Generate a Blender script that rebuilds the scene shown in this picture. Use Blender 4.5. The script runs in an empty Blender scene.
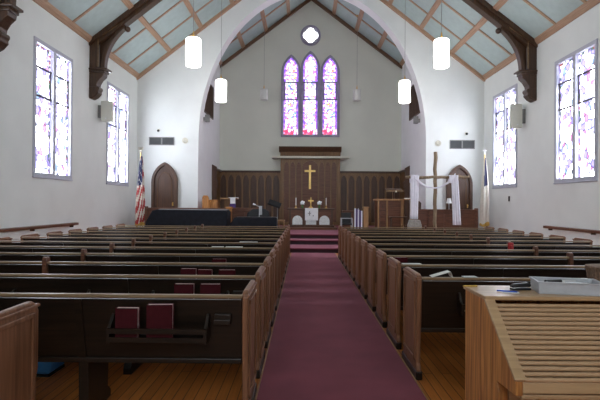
import bpy, math, random
from mathutils import Matrix, Vector
random.seed(7)
sc = bpy.context.scene
COL = sc.collection
C0 = 0.33            # centre line of the church (the camera stands a little left of it)
CN = 0.25            # centre line of the nave walls
HW = 6.98            # half width of nave
XL, XR = CN-HW, CN+HW
EYE = 1.55
F = 480.0
PI = math.pi

def at(px, py, Y):
    a = math.radians(.4); dx, dy = px-300, py-200
    px = 300+dx+a*dy; py = 200+dy-a*dx
    return Vector(((px-303.5)*Y/F, Y, EYE+(203-py)*Y/F))

# ------------------------------------------------------------------ materials
def new_mat(name):
    m = bpy.data.materials.new(name); m.use_nodes = True
    nt = m.node_tree; b = nt.nodes['Principled BSDF']
    return m, nt, b
def ramp(nt, stops, interp='LINEAR'):
    r = nt.nodes.new('ShaderNodeValToRGB'); r.color_ramp.interpolation = interp
    el = r.color_ramp.elements
    while len(el) < len(stops): el.new(.5)
    for e, (p, c) in zip(el, stops): e.position = p; e.color = (*c, 1)
    return r
def coords(nt, scale=(1,1,1), rot=(0,0,0), out='Object'):
    t = nt.nodes.new('ShaderNodeTexCoord'); mp = nt.nodes.new('ShaderNodeMapping')
    mp.inputs['Scale'].default_value = scale; mp.inputs['Rotation'].default_value = rot
    nt.links.new(t.outputs[out], mp.inputs['Vector']); return mp.outputs['Vector']
def plain(name, col, rough=.6, var=.08, scale=6, metal=0, spec=.5, bump=0):
    m, nt, b = new_mat(name)
    n = nt.nodes.new('ShaderNodeTexNoise'); n.inputs['Scale'].default_value = scale; n.inputs['Detail'].default_value = 4
    nt.links.new(coords(nt), n.inputs['Vector'])
    r = ramp(nt, [(.3, tuple(c*(1-var) for c in col)), (.7, tuple(min(1, c*(1+var)) for c in col))])
    nt.links.new(n.outputs['Fac'], r.inputs['Fac']); nt.links.new(r.outputs['Color'], b.inputs['Base Color'])
    b.inputs['Roughness'].default_value = rough; b.inputs['Metallic'].default_value = metal
    b.inputs['Specular IOR Level'].default_value = spec
    if bump:
        bp = nt.nodes.new('ShaderNodeBump'); bp.inputs['Strength'].default_value = bump; bp.inputs['Distance'].default_value = .01
        nt.links.new(n.outputs['Fac'], bp.inputs['Height']); nt.links.new(bp.outputs['Normal'], b.inputs['Normal'])
    return m
def wood(name, dark, light, axis='x', rough=.4, spec=.5):
    m, nt, b = new_mat(name)
    s = {'x': (1.2, 22, 22), 'y': (22, 1.2, 22), 'z': (22, 22, 1.2)}[axis]
    n = nt.nodes.new('ShaderNodeTexNoise'); n.inputs['Scale'].default_value = 1.6; n.inputs['Detail'].default_value = 6; n.inputs['Distortion'].default_value = .6
    nt.links.new(coords(nt, s), n.inputs['Vector'])
    r = ramp(nt, [(.3, dark), (.72, light)])
    nt.links.new(n.outputs['Fac'], r.inputs['Fac']); nt.links.new(r.outputs['Color'], b.inputs['Base Color'])
    b.inputs['Roughness'].default_value = rough; b.inputs['Specular IOR Level'].default_value = spec
    bp = nt.nodes.new('ShaderNodeBump'); bp.inputs['Strength'].default_value = .08; bp.inputs['Distance'].default_value = .004
    nt.links.new(n.outputs['Fac'], bp.inputs['Height']); nt.links.new(bp.outputs['Normal'], b.inputs['Normal'])
    return m
def emit(name, col, strength):
    m, nt, b = new_mat(name)
    b.inputs['Base Color'].default_value = (*col, 1); b.inputs['Emission Color'].default_value = (*col, 1)
    b.inputs['Emission Strength'].default_value = strength
    return m
def glass(name, stops, lead, strength, scale=9, vecscale=(1,1,1), leadw=.05, tint=None):
    """leaded glass lit by the daylight behind it: coloured cells and dark lead lines"""
    m, nt, b = new_mat(name)
    v = coords(nt, vecscale)
    vo = nt.nodes.new('ShaderNodeTexVoronoi'); vo.inputs['Scale'].default_value = scale; nt.links.new(v, vo.inputs['Vector'])
    ve = nt.nodes.new('ShaderNodeTexVoronoi'); ve.feature = 'DISTANCE_TO_EDGE'; ve.inputs['Scale'].default_value = scale; nt.links.new(v, ve.inputs['Vector'])
    sp = nt.nodes.new('ShaderNodeSeparateColor'); nt.links.new(vo.outputs['Color'], sp.inputs['Color'])
    r = ramp(nt, stops, 'CONSTANT'); nt.links.new(sp.outputs['Red'], r.inputs['Fac'])
    e = ramp(nt, [(0, lead), (leadw, (1,1,1))]); nt.links.new(ve.outputs['Distance'], e.inputs['Fac'])
    mx = nt.nodes.new('ShaderNodeMixRGB'); mx.blend_type = 'MULTIPLY'; mx.inputs['Fac'].default_value = 1
    nt.links.new(r.outputs['Color'], mx.inputs['Color1']); nt.links.new(e.outputs['Color'], mx.inputs['Color2'])
    b.inputs['Base Color'].default_value = (.05,.05,.06,1); b.inputs['Roughness'].default_value = .3
    nt.links.new(mx.outputs['Color'], b.inputs['Emission Color']); b.inputs['Emission Strength'].default_value = strength
    return m

M = {}
M['wall'] = plain('painted plaster', (.80,.825,.815), .85, .03, 1.3, spec=.2)
M['wall_chancel'] = plain('chancel plaster', (.72,.735,.66), .85, .03, 1.0, spec=.2)
M['soffit'] = plain('arch plaster', (.90,.90,.92), .8, .02, 2, spec=.2)
M['panel_blue'] = plain('pale blue ceiling board', (.45,.545,.54), .8, .05, 5, spec=.2)
M['batten'] = wood('ceiling batten wood', (.34,.20,.12), (.52,.33,.22), 'y', .55)
M['truss'] = wood('dark truss wood', (.03,.013,.006), (.09,.042,.018), 'z', .3)
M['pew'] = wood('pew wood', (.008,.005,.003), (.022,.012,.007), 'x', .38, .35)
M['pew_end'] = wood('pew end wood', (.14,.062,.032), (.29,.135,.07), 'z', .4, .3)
M['rail'] = wood('highlit pew rail wood', (.14,.085,.04), (.28,.18,.09), 'x', .42, .45)  # window light's highlight on the top rail is put into this tan
M['panelling'] = wood('panelling wood', (.10,.046,.014), (.19,.09,.03), 'z', .45, .4)
M['walnut'] = wood('walnut', (.05,.022,.012), (.11,.05,.026), 'z', .4)
M['red_wood'] = wood('reddish wood', (.08,.028,.015), (.20,.08,.04), 'x', .4)
M['honey'] = wood('honey wood', (.26,.13,.05), (.45,.25,.11), 'z', .45)
M['oak'] = wood('oak of desk', (.22,.07,.014), (.72,.33,.095), 'z', .4)
M['oak_x'] = wood('oak of desk slats', (.36,.22,.11), (.52,.34,.18), 'x', .33)
M['rough_wood'] = wood('weathered timber', (.15,.10,.055), (.36,.27,.17), 'z', .8)
M['stone'] = plain('grey stone', (.36,.34,.31), .9, .2, 20, bump=.5)
M['marble'] = plain('pale marble', (.72,.74,.74), .4, .15, 18)
M['brass'] = plain('brass', (.70,.45,.14), .3, .1, 10, metal=.8)
M['gold'] = plain('gilded wood', (.95,.66,.22), .35, .05, 10, metal=.35)
M['frame'] = plain('window frame paint', (.50,.51,.60), .6, .05, 3)
M['frame_dark'] = plain('slate window frame', (.34,.32,.43), .6, .1, 6)
M['lead'] = plain('saddle bar', (.06,.05,.06), .6)
M['white'] = plain('white cloth', (.80,.80,.82), .85, .04, 8)
M['white_lilac'] = plain('white drape cloth', (.88,.87,.95), .85, .05, 8)
M['purple'] = plain('purple cloth', (.07,.035,.16), .8, .2, 20)
M['cream'] = plain('cream plastic', (.70,.68,.58), .5, .03)
M['speaker'] = plain('speaker plastic', (.70,.70,.62), .6, .03)
M['grey'] = plain('grey metal', (.25,.25,.25), .5, .1)
M['dgrey'] = plain('dark vent metal', (.10,.105,.11), .6, .1)
M['black'] = plain('black plastic', (.012,.012,.014), .4, .2)
M['navy'] = plain('quilted navy cover', (.006,.008,.013), .95, .4, 8, bump=.4)
M['silver'] = plain('silver metal', (.55,.56,.58), .3, .05, metal=.7)
M['red_book'] = plain('maroon book cloth', (.05,.006,.009), .8, .15, 30, spec=.12)
M['pages'] = plain('book page edges', (.75,.55,.55), .8, .1, 40)
M['paper'] = plain('paper', (.75,.75,.70), .8, .03)
M['blue_box'] = plain('bright blue plastic', (.05,.26,.62), .5, .05)
M['blue_pen'] = plain('blue plastic', (.03,.10,.55), .4, .05)
M['tray'] = plain('pale plastic tray', (.44,.45,.47), .5, .06, 20)
M['wicker'] = plain('brown wicker', (.18,.11,.07), .8, .4, 60, bump=.6)
M['red'] = plain('red-lit knob tint', (.45,.03,.03), .7, .1)  # red light on a pew post knob, put into the colour
M['flag_white'] = plain('flag white', (.72,.68,.60), .8, .06, 10)
M['flag_red'] = plain('flag red', (.42,.04,.04), .8, .1, 10)
M['flag_blue'] = plain('flag blue', (.02,.025,.08), .8, .2, 10)
M['fringe'] = plain('gold fringe', (.60,.38,.08), .7, .25, 60)
M['leaf'] = plain('green leaves', (.05,.12,.03), .7, .3, 30)
M['candle'] = plain('candle wax', (.80,.74,.70), .5, .02)
M['frosted'] = plain('unlit frosted glass', (.70,.70,.68), .5, .05)
M['bulb'] = emit('lit lamp glass', (1,.96,.91), 4.5)
M['glass_fill'] = emit('fill light glass', (.88,.95,1), 2.2)  # glow of the added fill windows behind the camera
M['wood_x_mid'] = wood('rail wood red', (.09,.035,.018), (.20,.085,.045), 'x', .35)

def carpet():
    m, nt, b = new_mat('maroon carpet')
    v = coords(nt)
    n = nt.nodes.new('ShaderNodeTexNoise'); n.inputs['Scale'].default_value = 180; n.inputs['Detail'].default_value = 3; nt.links.new(v, n.inputs['Vector'])
    n2 = nt.nodes.new('ShaderNodeTexNoise'); n2.inputs['Scale'].default_value = 2.2; nt.links.new(v, n2.inputs['Vector'])
    ad = nt.nodes.new('ShaderNodeMath'); ad.operation = 'ADD'; nt.links.new(n.outputs['Fac'], ad.inputs[0]); nt.links.new(n2.outputs['Fac'], ad.inputs[1])
    hf = nt.nodes.new('ShaderNodeMath'); hf.operation = 'MULTIPLY'; hf.inputs[1].default_value = .5; nt.links.new(ad.outputs[0], hf.inputs[0])
    r = ramp(nt, [(.35, (.16,.035,.047)), (.65, (.24,.056,.075))]); nt.links.new(hf.outputs[0], r.inputs['Fac'])
    nt.links.new(r.outputs['Color'], b.inputs['Base Color']); b.inputs['Roughness'].default_value = .95; b.inputs['Specular IOR Level'].default_value = .1; b.inputs['Sheen Weight'].default_value = .2; b.inputs['Sheen Tint'].default_value = (1,.6,.75,1)
    bp = nt.nodes.new('ShaderNodeBump'); bp.inputs['Strength'].default_value = .4; bp.inputs['Distance'].default_value = .004
    nt.links.new(n.outputs['Fac'], bp.inputs['Height']); nt.links.new(bp.outputs['Normal'], b.inputs['Normal'])
    return m
M['carpet'] = carpet()
M['chancel_beam'] = wood('chancel cornice wood', (.10,.05,.025), (.20,.11,.06), 'y', .5)
M['tracery'] = wood('edge-lit tracery wood', (.15,.075,.028), (.26,.14,.055), 'z', .4)  # lightened: arch edges catching the light are put into the colour
M['slat'] = plain('desk slat oak', (.46,.285,.155), .3, .03, 5, spec=.6)
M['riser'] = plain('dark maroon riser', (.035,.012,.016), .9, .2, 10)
def planks():
    m, nt, b = new_mat('orange floorboards')
    v = coords(nt, (1,1,1), (0,0,PI/2))
    br = nt.nodes.new('ShaderNodeTexBrick'); br.inputs['Scale'].default_value = 1; br.inputs['Brick Width'].default_value = 2.2
    br.inputs['Row Height'].default_value = .085; br.inputs['Mortar Size'].default_value = .004
    br.inputs['Color1'].default_value = (.62,.22,.05,1); br.inputs['Color2'].default_value = (.44,.14,.03,1); br.inputs['Mortar'].default_value = (.05,.02,.01,1)
    nt.links.new(v, br.inputs['Vector'])
    n = nt.nodes.new('ShaderNodeTexNoise'); n.inputs['Scale'].default_value = 2; n.inputs['Detail'].default_value = 6
    nt.links.new(coords(nt, (24,1.5,10)), n.inputs['Vector'])
    mx = nt.nodes.new('ShaderNodeMixRGB'); mx.blend_type = 'MULTIPLY'; mx.inputs['Fac'].default_value = .6
    r = ramp(nt, [(.3,(.5,.5,.5)),(.7,(1,1,1))]); nt.links.new(n.outputs['Fac'], r.inputs['Fac'])
    nt.links.new(br.outputs['Color'], mx.inputs['Color1']); nt.links.new(r.outputs['Color'], mx.inputs['Color2'])
    nt.links.new(mx.outputs['Color'], b.inputs['Base Color']); b.inputs['Roughness'].default_value = .35
    return m
M['floor'] = planks()
WS = 7.0
M['glass_side'] = glass('leaded side glass', [(0,(.94,.97,1)), (.42,(.06,.06,.115)), (.60,(.035,.03,.085)), (.70,(.8,.9,1)), (.86,(.025,.04,.06)), (.93,(.08,.03,.065))], (.02,.02,.035), WS, 6.5, (1,1,.8), .17)
M['glass_edge'] = glass('leaded glass border', [(0,(.12,.08,.25)), (.3,(.6,.55,1)), (.45,(.02,.03,.035)), (.62,(.14,.03,.03)), (.72,(.8,.75,1)), (.86,(.02,.05,.03))], (.01,.01,.015), WS*.22, 13, (1,1,1), .06)
LS = 1.15
M['glass_violet'] = glass('violet glass border', [(0,(.28,.10,.85)), (.4,(.45,.22,1)), (.7,(.18,.05,.55)), (.9,(.8,.6,1))], (.06,.03,.15), LS*.55, 10, (1,1,1), .07)
M['glass_centre'] = glass('stained glass', [(0,(1,.98,1)), (.28,(.25,.14,.6)), (.46,(.11,.05,.36)), (.56,(.7,.5,.9)), (.74,(.07,.17,.30)), (.86,(.5,.05,.14)), (.94,(.5,.25,.05))], (.05,.03,.14), LS*1.1, 12, (1,1,1), .07)
M['glass_pale'] = glass('pale stained glass', [(0,(1,1,1)), (.45,(.6,.4,.7)), (.60,(.18,.10,.42)), (.80,(.7,.16,.06)), (.88,(.10,.15,.4))], (.10,.06,.2), LS*1.3, 10, (1,1,1), .05)
M['glass_red'] = glass('red glass', [(0,(.75,.03,.10)), (.35,(.95,.5,.8)), (.6,(.75,.06,.15)), (.8,(.5,.5,1))], (.1,.02,.04), LS*.7, 9, (1,1,1), .07)
M['glass_top'] = glass('round window glass', [(0,(1,1,1)), (.4,(1,.97,.9)), (.75,(.95,.85,.9))], (.3,.2,.25), LS*2.2, 7, (1,1,1), .06)

# ------------------------------------------------------------------ geometry collector
class G:
    def __init__(s): s.v = []; s.f = []; s.mi = []; s.cur = 0
    def add(s, vs, fs):
        o = len(s.v); s.v += [tuple(p) for p in vs]
        for f in fs: s.f.append([o+i for i in f]); s.mi.append(s.cur)
        return s
    def box(s, x0,x1,y0,y1,z0,z1):
        if x0 > x1: x0, x1 = x1, x0
        if y0 > y1: y0, y1 = y1, y0
        if z0 > z1: z0, z1 = z1, z0
        return s.add([(x0,y0,z0),(x1,y0,z0),(x1,y1,z0),(x0,y1,z0),(x0,y0,z1),(x1,y0,z1),(x1,y1,z1),(x0,y1,z1)],
              [(0,3,2,1),(4,5,6,7),(0,1,5,4),(1,2,6,5),(2,3,7,6),(3,0,4,7)])
    def prism(s, pts, a0, a1, axis='x'):
        """extrude a closed 2D outline; axis x: pts=(y,z); y: pts=(x,z); z: pts=(x,y)"""
        n = len(pts)
        mk = {'x': lambda p,a: (a,p[0],p[1]), 'y': lambda p,a: (p[0],a,p[1]), 'z': lambda p,a: (p[0],p[1],a)}[axis]
        vs = [mk(p,a0) for p in pts]+[mk(p,a1) for p in pts]
        fs = [tuple(range(n))[::-1], tuple(range(n, 2*n))]+[(i,(i+1)%n,n+(i+1)%n,n+i) for i in range(n)]
        return s.add(vs, fs)
    def obox(s, p0, p1, w, h, up=(0,0,1)):
        """bar from p0 to p1, width w across, height h along up"""
        p0 = Vector(p0); p1 = Vector(p1); d = (p1-p0).normalized(); u = Vector(up); sd = d.cross(u).normalized(); u = sd.cross(d).normalized()
        vs = []
        for p in (p0,p1):
            for a,b in ((-1,-1),(1,-1),(1,1),(-1,1)): vs.append(p+sd*a*w/2+u*b*h/2)
        return s.add(vs, [(3,2,1,0),(4,5,6,7),(0,1,5,4),(1,2,6,5),(2,3,7,6),(3,0,4,7)])
    def tube(s, p0, p1, r0, r1=None, n=12):
        r1 = r0 if r1 is None else r1
        p0 = Vector(p0); p1 = Vector(p1); d = (p1-p0).normalized(); a = Vector((1,0,0)) if abs(d.x) < .9 else Vector((0,1,0))
        e = d.cross(a).normalized(); g = d.cross(e)
        vs = [p+(e*math.cos(2*PI*i/n)+g*math.sin(2*PI*i/n))*r for p,r in ((p0,r0),(p1,r1)) for i in range(n)]
        return s.add(vs, [(i,(i+1)%n,n+(i+1)%n,n+i) for i in range(n)]+[tuple(range(n))[::-1], tuple(range(n,2*n))])
    def path(s, pts, r, n=8):
        for a,b in zip(pts, pts[1:]): s.tube(a,b,r,r,n)
        return s
    def lathe(s, c, prof, n=20):
        cx,cy,cz = c; vs = []; fs = []
        for r,z in prof:
            for i in range(n): vs.append((cx+r*math.cos(2*PI*i/n), cy+r*math.sin(2*PI*i/n), cz+z))
        for k in range(len(prof)-1):
            for i in range(n): j=(i+1)%n; fs.append((k*n+i,k*n+j,(k+1)*n+j,(k+1)*n+i))
        fs.append(tuple(range(n))[::-1]); m=(len(prof)-1)*n; fs.append(tuple(range(m,m+n)))
        return s.add(vs, fs)
    def ball(s, c, r, n=12, sz=1):
        return s.lathe(c, [(max(.001,r*math.sin(PI*k/8)), -r*sz*math.cos(PI*k/8)) for k in range(9)], n)
    def build(s, name, mat, parent=None, bevel=0, smooth=False, seg=2):
        me = bpy.data.meshes.new(name); me.from_pydata(s.v, [], s.f)
        for m in (mat if isinstance(mat, (list,tuple)) else [mat]): me.materials.append(M[m])
        me.polygons.foreach_set('material_index', s.mi)
        if smooth: me.polygons.foreach_set('use_smooth', [True]*len(me.polygons))
        me.update()
        o = bpy.data.objects.new(name, me); COL.objects.link(o)
        if parent: o.parent = parent
        if bevel:
            b = o.modifiers.new('bevel','BEVEL'); b.width = bevel; b.segments = seg; b.limit_method = 'ANGLE'; b.angle_limit = math.radians(40)
        if smooth:
            e = o.modifiers.new('split','EDGE_SPLIT'); e.split_angle = math.radians(45)
        return o
def tag(o, label=None, cat=None, group=None, kind=None):
    for k,v in (('label',label),('category',cat),('group',group),('kind',kind)):
        if v: o[k] = v
    return o
def thing(name, loc, label, cat, group=None, rz=0):
    o = bpy.data.objects.new(name, None); COL.objects.link(o); o.location = loc; o.rotation_euler = (0,0,rz); o.empty_display_size = .1
    return tag(o, label, cat, group)
def struct(g, name, mat, parent=None, **k):
    o = g.build(name, mat, parent, **k)
    if not parent: o['kind'] = 'structure'
    return o
def copy_tree(o, parent=None):
    c = o.copy(); COL.objects.link(c); c.parent = parent
    for ch in list(o.children): copy_tree(ch, c)
    return c

# ------------------------------------------------------------------ THE SHELL
Y0, YF, YA, YC = -5.0, 19.3, 19.9, 24.2      # rear wall, arch wall face, arch wall back, chancel end wall
EAVE, PITCH = 6.60, .777
def roof(x): return EAVE + PITCH*(HW-abs(x-CN))
CH = 4.58; CE = 8.5; CP = .755
def croof(x): return CE + CP*(CH-abs(x-C0))
PLAT = .45; YP = 16.9                        # platform

floor = struct(G().box(XL-.3,XR+.3,Y0,YC+.2,-.1,0), 'floor', 'floor')
WIN = [(7.5,9.5),(11.85,13.85),(16.3,18.35)]  # nearest bay is out of view, its windows included for light
WZ0, WZ1 = 2.17, 5.66
def side_wall(x0, x1, name):
    g = G(); y = Y0
    for a,b in WIN:
        g.box(x0,x1,y,a,0,EAVE+.1); g.box(x0,x1,a,b,0,WZ0); g.box(x0,x1,a,b,WZ1,EAVE+.1); y = b
    g.box(x0,x1,y,YF+.6,0,EAVE+.1)
    return struct(g, name, 'wall')
side_wall(XL-.3, XL, 'wall_left'); side_wall(XR, XR+.3, 'wall_right')
g = G(); g.prism([(XL-.3,0),(XR+.3,0),(XR+.3,EAVE),(CN,roof(CN)+.2),(XL-.3,EAVE)], Y0-.3, Y0, 'y'); struct(g, 'wall_back', 'wall')

# arch wall
AA, AB, AS = 4.58, 6.15, 4.08
g = G(); N = 48
xs = [C0-AA*math.cos(PI*i/N) for i in range(N+1)]
az = [AS+AB*math.sin(PI*i/N) for i in range(N+1)]
for y, fl in ((YF,0),(YA,1)):
    g.add([(XL,y,0),(C0-AA,y,0),(C0-AA,y,AS),(C0-AA,y,roof(C0-AA)+.05),(XL,y,roof(XL)+.05)], [(0,1,2,3,4) if not fl else (4,3,2,1,0)])
    g.add([(C0+AA,y,0),(XR,y,0),(XR,y,roof(XR)+.05),(C0+AA,y,roof(C0+AA)+.05),(C0+AA,y,AS)], [(0,1,2,3,4) if not fl else (4,3,2,1,0)])
    for i in range(N):
        a,b = xs[i], xs[i+1]
        mid = [(a,y,az[i]),(b,y,az[i+1]),(b,y,roof(b)+.05),(a,y,roof(a)+.05)]
        g.add(mid, [(0,1,2,3) if not fl else (3,2,1,0)])
g.cur = 1
for i in range(N):
    g.add([(xs[i],YF,az[i]),(xs[i+1],YF,az[i+1]),(xs[i+1],YA,az[i+1]),(xs[i],YA,az[i])], [(0,3,2,1)])
for x,fl in ((C0-AA,0),(C0+AA,1)):
    g.add([(x,YF,0),(x,YA,0),(x,YA,AS),(x,YF,AS)], [(0,1,2,3) if fl else (3,2,1,0)])
struct(g, 'wall_arch', ['wall','soffit'])
# chancel walls
struct(G().box(C0-AA-.2,C0-AA,YA+.001,YC,0,CE+.1), 'wall_chancel_left', 'soffit')
struct(G().box(C0+AA,C0+AA+.2,YA+.001,YC,0,CE+.1), 'wall_chancel_right', 'soffit')
struct(G().prism([(C0-CH-.3,0),(C0+CH+.3,0),(C0+CH+.3,CE),(C0,croof(C0)+.1),(C0-CH-.3,CE)], YC, YC+.25, 'y'), 'wall_front', 'wall_chancel')

# ceilings: boarded panels with battens
def sloped(g, side, x_a, x_b, rf, y0, y1, off, th):
    """slab following the roof between |x| offsets x_a..x_b"""
    cc_ = CN if rf is roof else C0
    xa, xb = cc_+side*x_a, cc_+side*x_b
    za, zb = rf(xa)-off, rf(xb)-off
    pts = [(xa,za),(xb,zb),(xb,zb+th),(xa,za+th)]
    if side < 0: pts = pts[::-1]
    g.prism(pts, y0, y1, 'y')
g = G()
for s in (-1,1): sloped(g, s, 0, HW+.3, roof, Y0-.3, YF+.3, 0, .15)
ceil = struct(g, 'ceiling', 'panel_blue')
TR = [10.7, 15.1]
g = G()
for s in (-1,1):
    for k in range(6):
        xk = HW-.08-1.25*(k) if k else HW-.1
        if k: sloped(g, s, xk-.065, xk+.065, roof, Y0, YF, .05, .06)
    sloped(g, s, 0.0, .14, roof, Y0, YF, .05, .06)
    for seg0, seg1, n in ((-2.5,1.9,3),(1.9,6.3,3),(6.3,10.7,3),(10.7,15.1,3),(15.1,YF,3)):
        for j in range(n):
            y = seg0+(seg1-seg0)*j/n
            sloped(g, s, .0, HW, roof, y-.045, y+.045, .035, .045)
g.build('ceiling_batten', 'batten', ceil)
tn = [0]
def trim(g, mat, **k):
    tn[0] += 1
    return struct(g, 'trim_%d' % tn[0], mat, **k)
for s,x in ((-1,XL),(1,XR)):
    g = G(); g.prism([(x,EAVE-.09),(x-s*.03,EAVE-.09),(x-s*.09,EAVE+.0),(x-s*.12,EAVE+.09),(x,EAVE+.01)][::-s], Y0, YF, 'y'); trim(g, 'batten')
    g = G(); sloped(g, s, 0, HW, roof, YF-.13, YF-.0, .14, .145); trim(g, 'batten')
g = G()
for s in (-1,1): sloped(g, s, 0, CH+.2, croof, YA, YC, 0, .12)
# close the space between nave roof and chancel roof
cc = struct(g, 'ceiling_chancel', 'panel_blue')
g = G()
for s in (-1,1):
    for k in range(5):
        xk = .0+1.13*k
        if xk < CH: sloped(g, s, max(0,xk-.08), xk+.08, croof, YA, YC, .06, .07)
    for y in (20.8,22.5,):
        sloped(g, s, 0, CH, croof, y-.05, y+.05, .05, .06)
g.build('ceiling_batten', 'batten', cc)
for s in (-1,1):
    g = G(); sloped(g, s, 0, CH, croof, YC-.14, YC, .17, .175); trim(g, 'chancel_beam')

# carpet aisle, steps and platform
AXL, AXR = -.355, .98
g = G().box(AXL,AXR,Y0,14.9,0,.012); tag(g.build('aisle_carpet','carpet'), 'long maroon carpet runner down the centre aisle', 'carpet')
for x in (AXL-.007, AXR+.007):
    trim(G().box(x-.006,x+.006,Y0,14.9,0,.018), 'honey')
for ya,yb,z in ((14.9,16.2,.15),(16.2,YP,.30),(YP,YF,PLAT)):
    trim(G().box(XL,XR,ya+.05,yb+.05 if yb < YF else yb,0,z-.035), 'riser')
    trim(G().box(XL,XR,ya,yb+.05 if yb < YF else yb,z-.034,z), 'carpet', bevel=.012)
trim(G().box(C0-AA,C0+AA,YF,YC,0,PLAT), 'carpet')

# ------------------------------------------------------------------ side windows
def side_window(side, a, b, idx, nm):
    x = XL if side < 0 else XR
    root = bpy.data.objects.new('window_%d' % idx, None); COL.objects.link(root); root.location = (x,(a+b)/2,WZ0); root['kind'] = 'structure'
    w, h = b-a, WZ1-WZ0; n = -side       # n points into the room
    fw = .11
    fr = G()
    def B(y0,y1,z0,z1,d0=-.10,d1=.03): fr.box(n*d0,n*d1,y0,y1,z0,z1)
    B(-w/2,w/2,0,fw); B(-w/2,w/2,h-fw,h); B(-w/2,-w/2+fw,fw,h-fw); B(w/2-fw,w/2,fw,h-fw); B(-.07,.07,fw,h-fw)
    fr.build('window_frame','frame',root,bevel=.012)
    G().box(n*-.02,n*.045,-w/2-.01,w/2+.01,-.03,.012).build('window_sill','frame',root,bevel=.01)
    for s in (-1,1):
        y0, y1 = (-w/2+fw,-.07) if s < 0 else (.07,w/2-fw)
        z0, z1 = fw, h-fw
        pane = G().box(n*-.085,n*-.075,y0,y1,z0,z1).build('window_pane','glass_side',root)
        e = .075
        G().box(n*-.074,n*-.070,y1-e,y1,z0,z1).box(n*-.074,n*-.070,y0,y0+e*.5,z0,z1).box(n*-.074,n*-.070,y0,y1,z1-e,z1).build('glass_border','glass_edge',pane)
        br = G()
        H = z1-z0
        for fz in (.175,.40): br.box(n*-.07,n*-.03,y0,y1,z1-H*fz-.022,z1-H*fz+.022)
        br.box(n*-.07,n*-.045,y1-.025,y1,z1-H*.40,z1-H*.175)
        br.build('saddle_bar','lead',pane)
k = 1
for side in (-1,1):
    for a,b in WIN:
        side_window(side, a, b, k, ''); k += 1

# unseen clear windows added in the gable behind the camera as fill light
for i,(xc,zz0,zz1) in enumerate(((C0-2.2,3.2,7.4),(C0,3.2,8.4),(C0+2.2,3.2,7.4))):
    root = bpy.data.objects.new('window_%d'%(15+i), None); COL.objects.link(root); root.location = (xc,Y0,zz0); root['kind']='structure'
    h = zz1-zz0; fr = G()
    for a,b,c,d in ((-.8,-.68,0,h),(.68,.8,0,h),(-.68,.68,0,.12),(-.68,.68,h-.12,h),(-.03,.03,.12,h-.12)): fr.box(a,b,0,.1,c,d)
    fr.build('window_frame','frame',root)
    G().box(-.68,.68,.01,.03,.12,h-.12).build('window_pane','glass_fill',root)
# ------------------------------------------------------------------ chancel windows
def lancet_pts(w, h, rise, n=10):
    """pointed outline: bottom-left, up, over the point, down; centre x=0"""
    pts = [(-w/2,0)]
    sp = h-rise
    R = (rise*rise+(w/2)**2)/w   # radius with centre on springing line
    cx = -w/2+R
    a1 = math.atan2(rise, -cx+0) if False else math.acos(min(1,max(-1,(cx)/R)))
    for i in range(n+1):
        t = a1*i/n
        pts.append((cx-R*math.cos(t), sp+R*math.sin(t)))
    right = [(-x,z) for x,z in pts[::-1]]
    return pts+right[1:]
def ring(g, outer, inner, y0, y1):
    n = len(outer)
    vs = [(p[0],y0,p[1]) for p in outer]+[(p[0],y0,p[1]) for p in inner]+[(p[0],y1,p[1]) for p in outer]+[(p[0],y1,p[1]) for p in inner]
    fs = []
    for i in range(n):
        j=(i+1)%n
        fs += [(i,j,n+j,n+i),(2*n+j,2*n+i,3*n+i,3*n+j),(j,i,2*n+i,2*n+j),(n+i,n+j,3*n+j,3*n+i)]
    g.add(vs, fs)
def shift(pts, dz): return [(x,z+dz) for x,z in pts]
def lancet(px0, px1, ptop, pbot, idx, centre_mat):
    p0 = at(px0,pbot,YC); p1 = at(px1,ptop,YC)
    w, h = p1.x-p0.x, p1.z-p0.z; rise = w*.95
    root = bpy.data.objects.new('window_%d'%idx, None); COL.objects.link(root); root.location = ((p0.x+p1.x)/2,YC,p0.z); root['kind']='structure'
    t = .135
    o = lancet_pts(w,h,rise); i_ = shift(lancet_pts(w-2*t,h-t*2.1,(w-2*t)*.95),t*.9)
    g = G(); ring(g,o,i_,-.12,-.0); g.build('window_frame','frame_dark',root)
    b = .10
    c_ = shift(lancet_pts(w-2*t-2*b,h-t*2.1-b*2.2,(w-2*t-2*b)*.95),t*.9+b)
    g = G(); ring(g,i_,c_,-.05,-.02); g.build('glass_border','glass_violet',root)
    g = G(); g.prism(c_[::-1],-.045,-.02,'y'); g.build('window_pane',centre_mat,root)
    cw = (w-2*t)/2
    G().box(-cw,cw,-.056,-.05,t*.95,t+.26).build('glass_border','glass_red',root)
    g = G()
    for py in (82.5,99.8):
        z = at(px0,py,YC).z-p0.z; g.box(-cw,cw,-.08,-.05,z-.035,z+.035)
    for x in (-cw+.04,cw-.04):
        za = at(px0,99.8,YC).z-p0.z; zb = at(px0,82.5,YC).z-p0.z; g.box(x-.035,x+.035,-.08,-.05,za,zb)
    g.build('saddle_bar','frame_dark',root)
lancet(281.0,301.3,54.8,137,11,'glass_centre')
lancet(300.3,320.4,51.3,137,12,'glass_pale')
lancet(320.0,340.0,55.3,137,13,'glass_centre')
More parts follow.
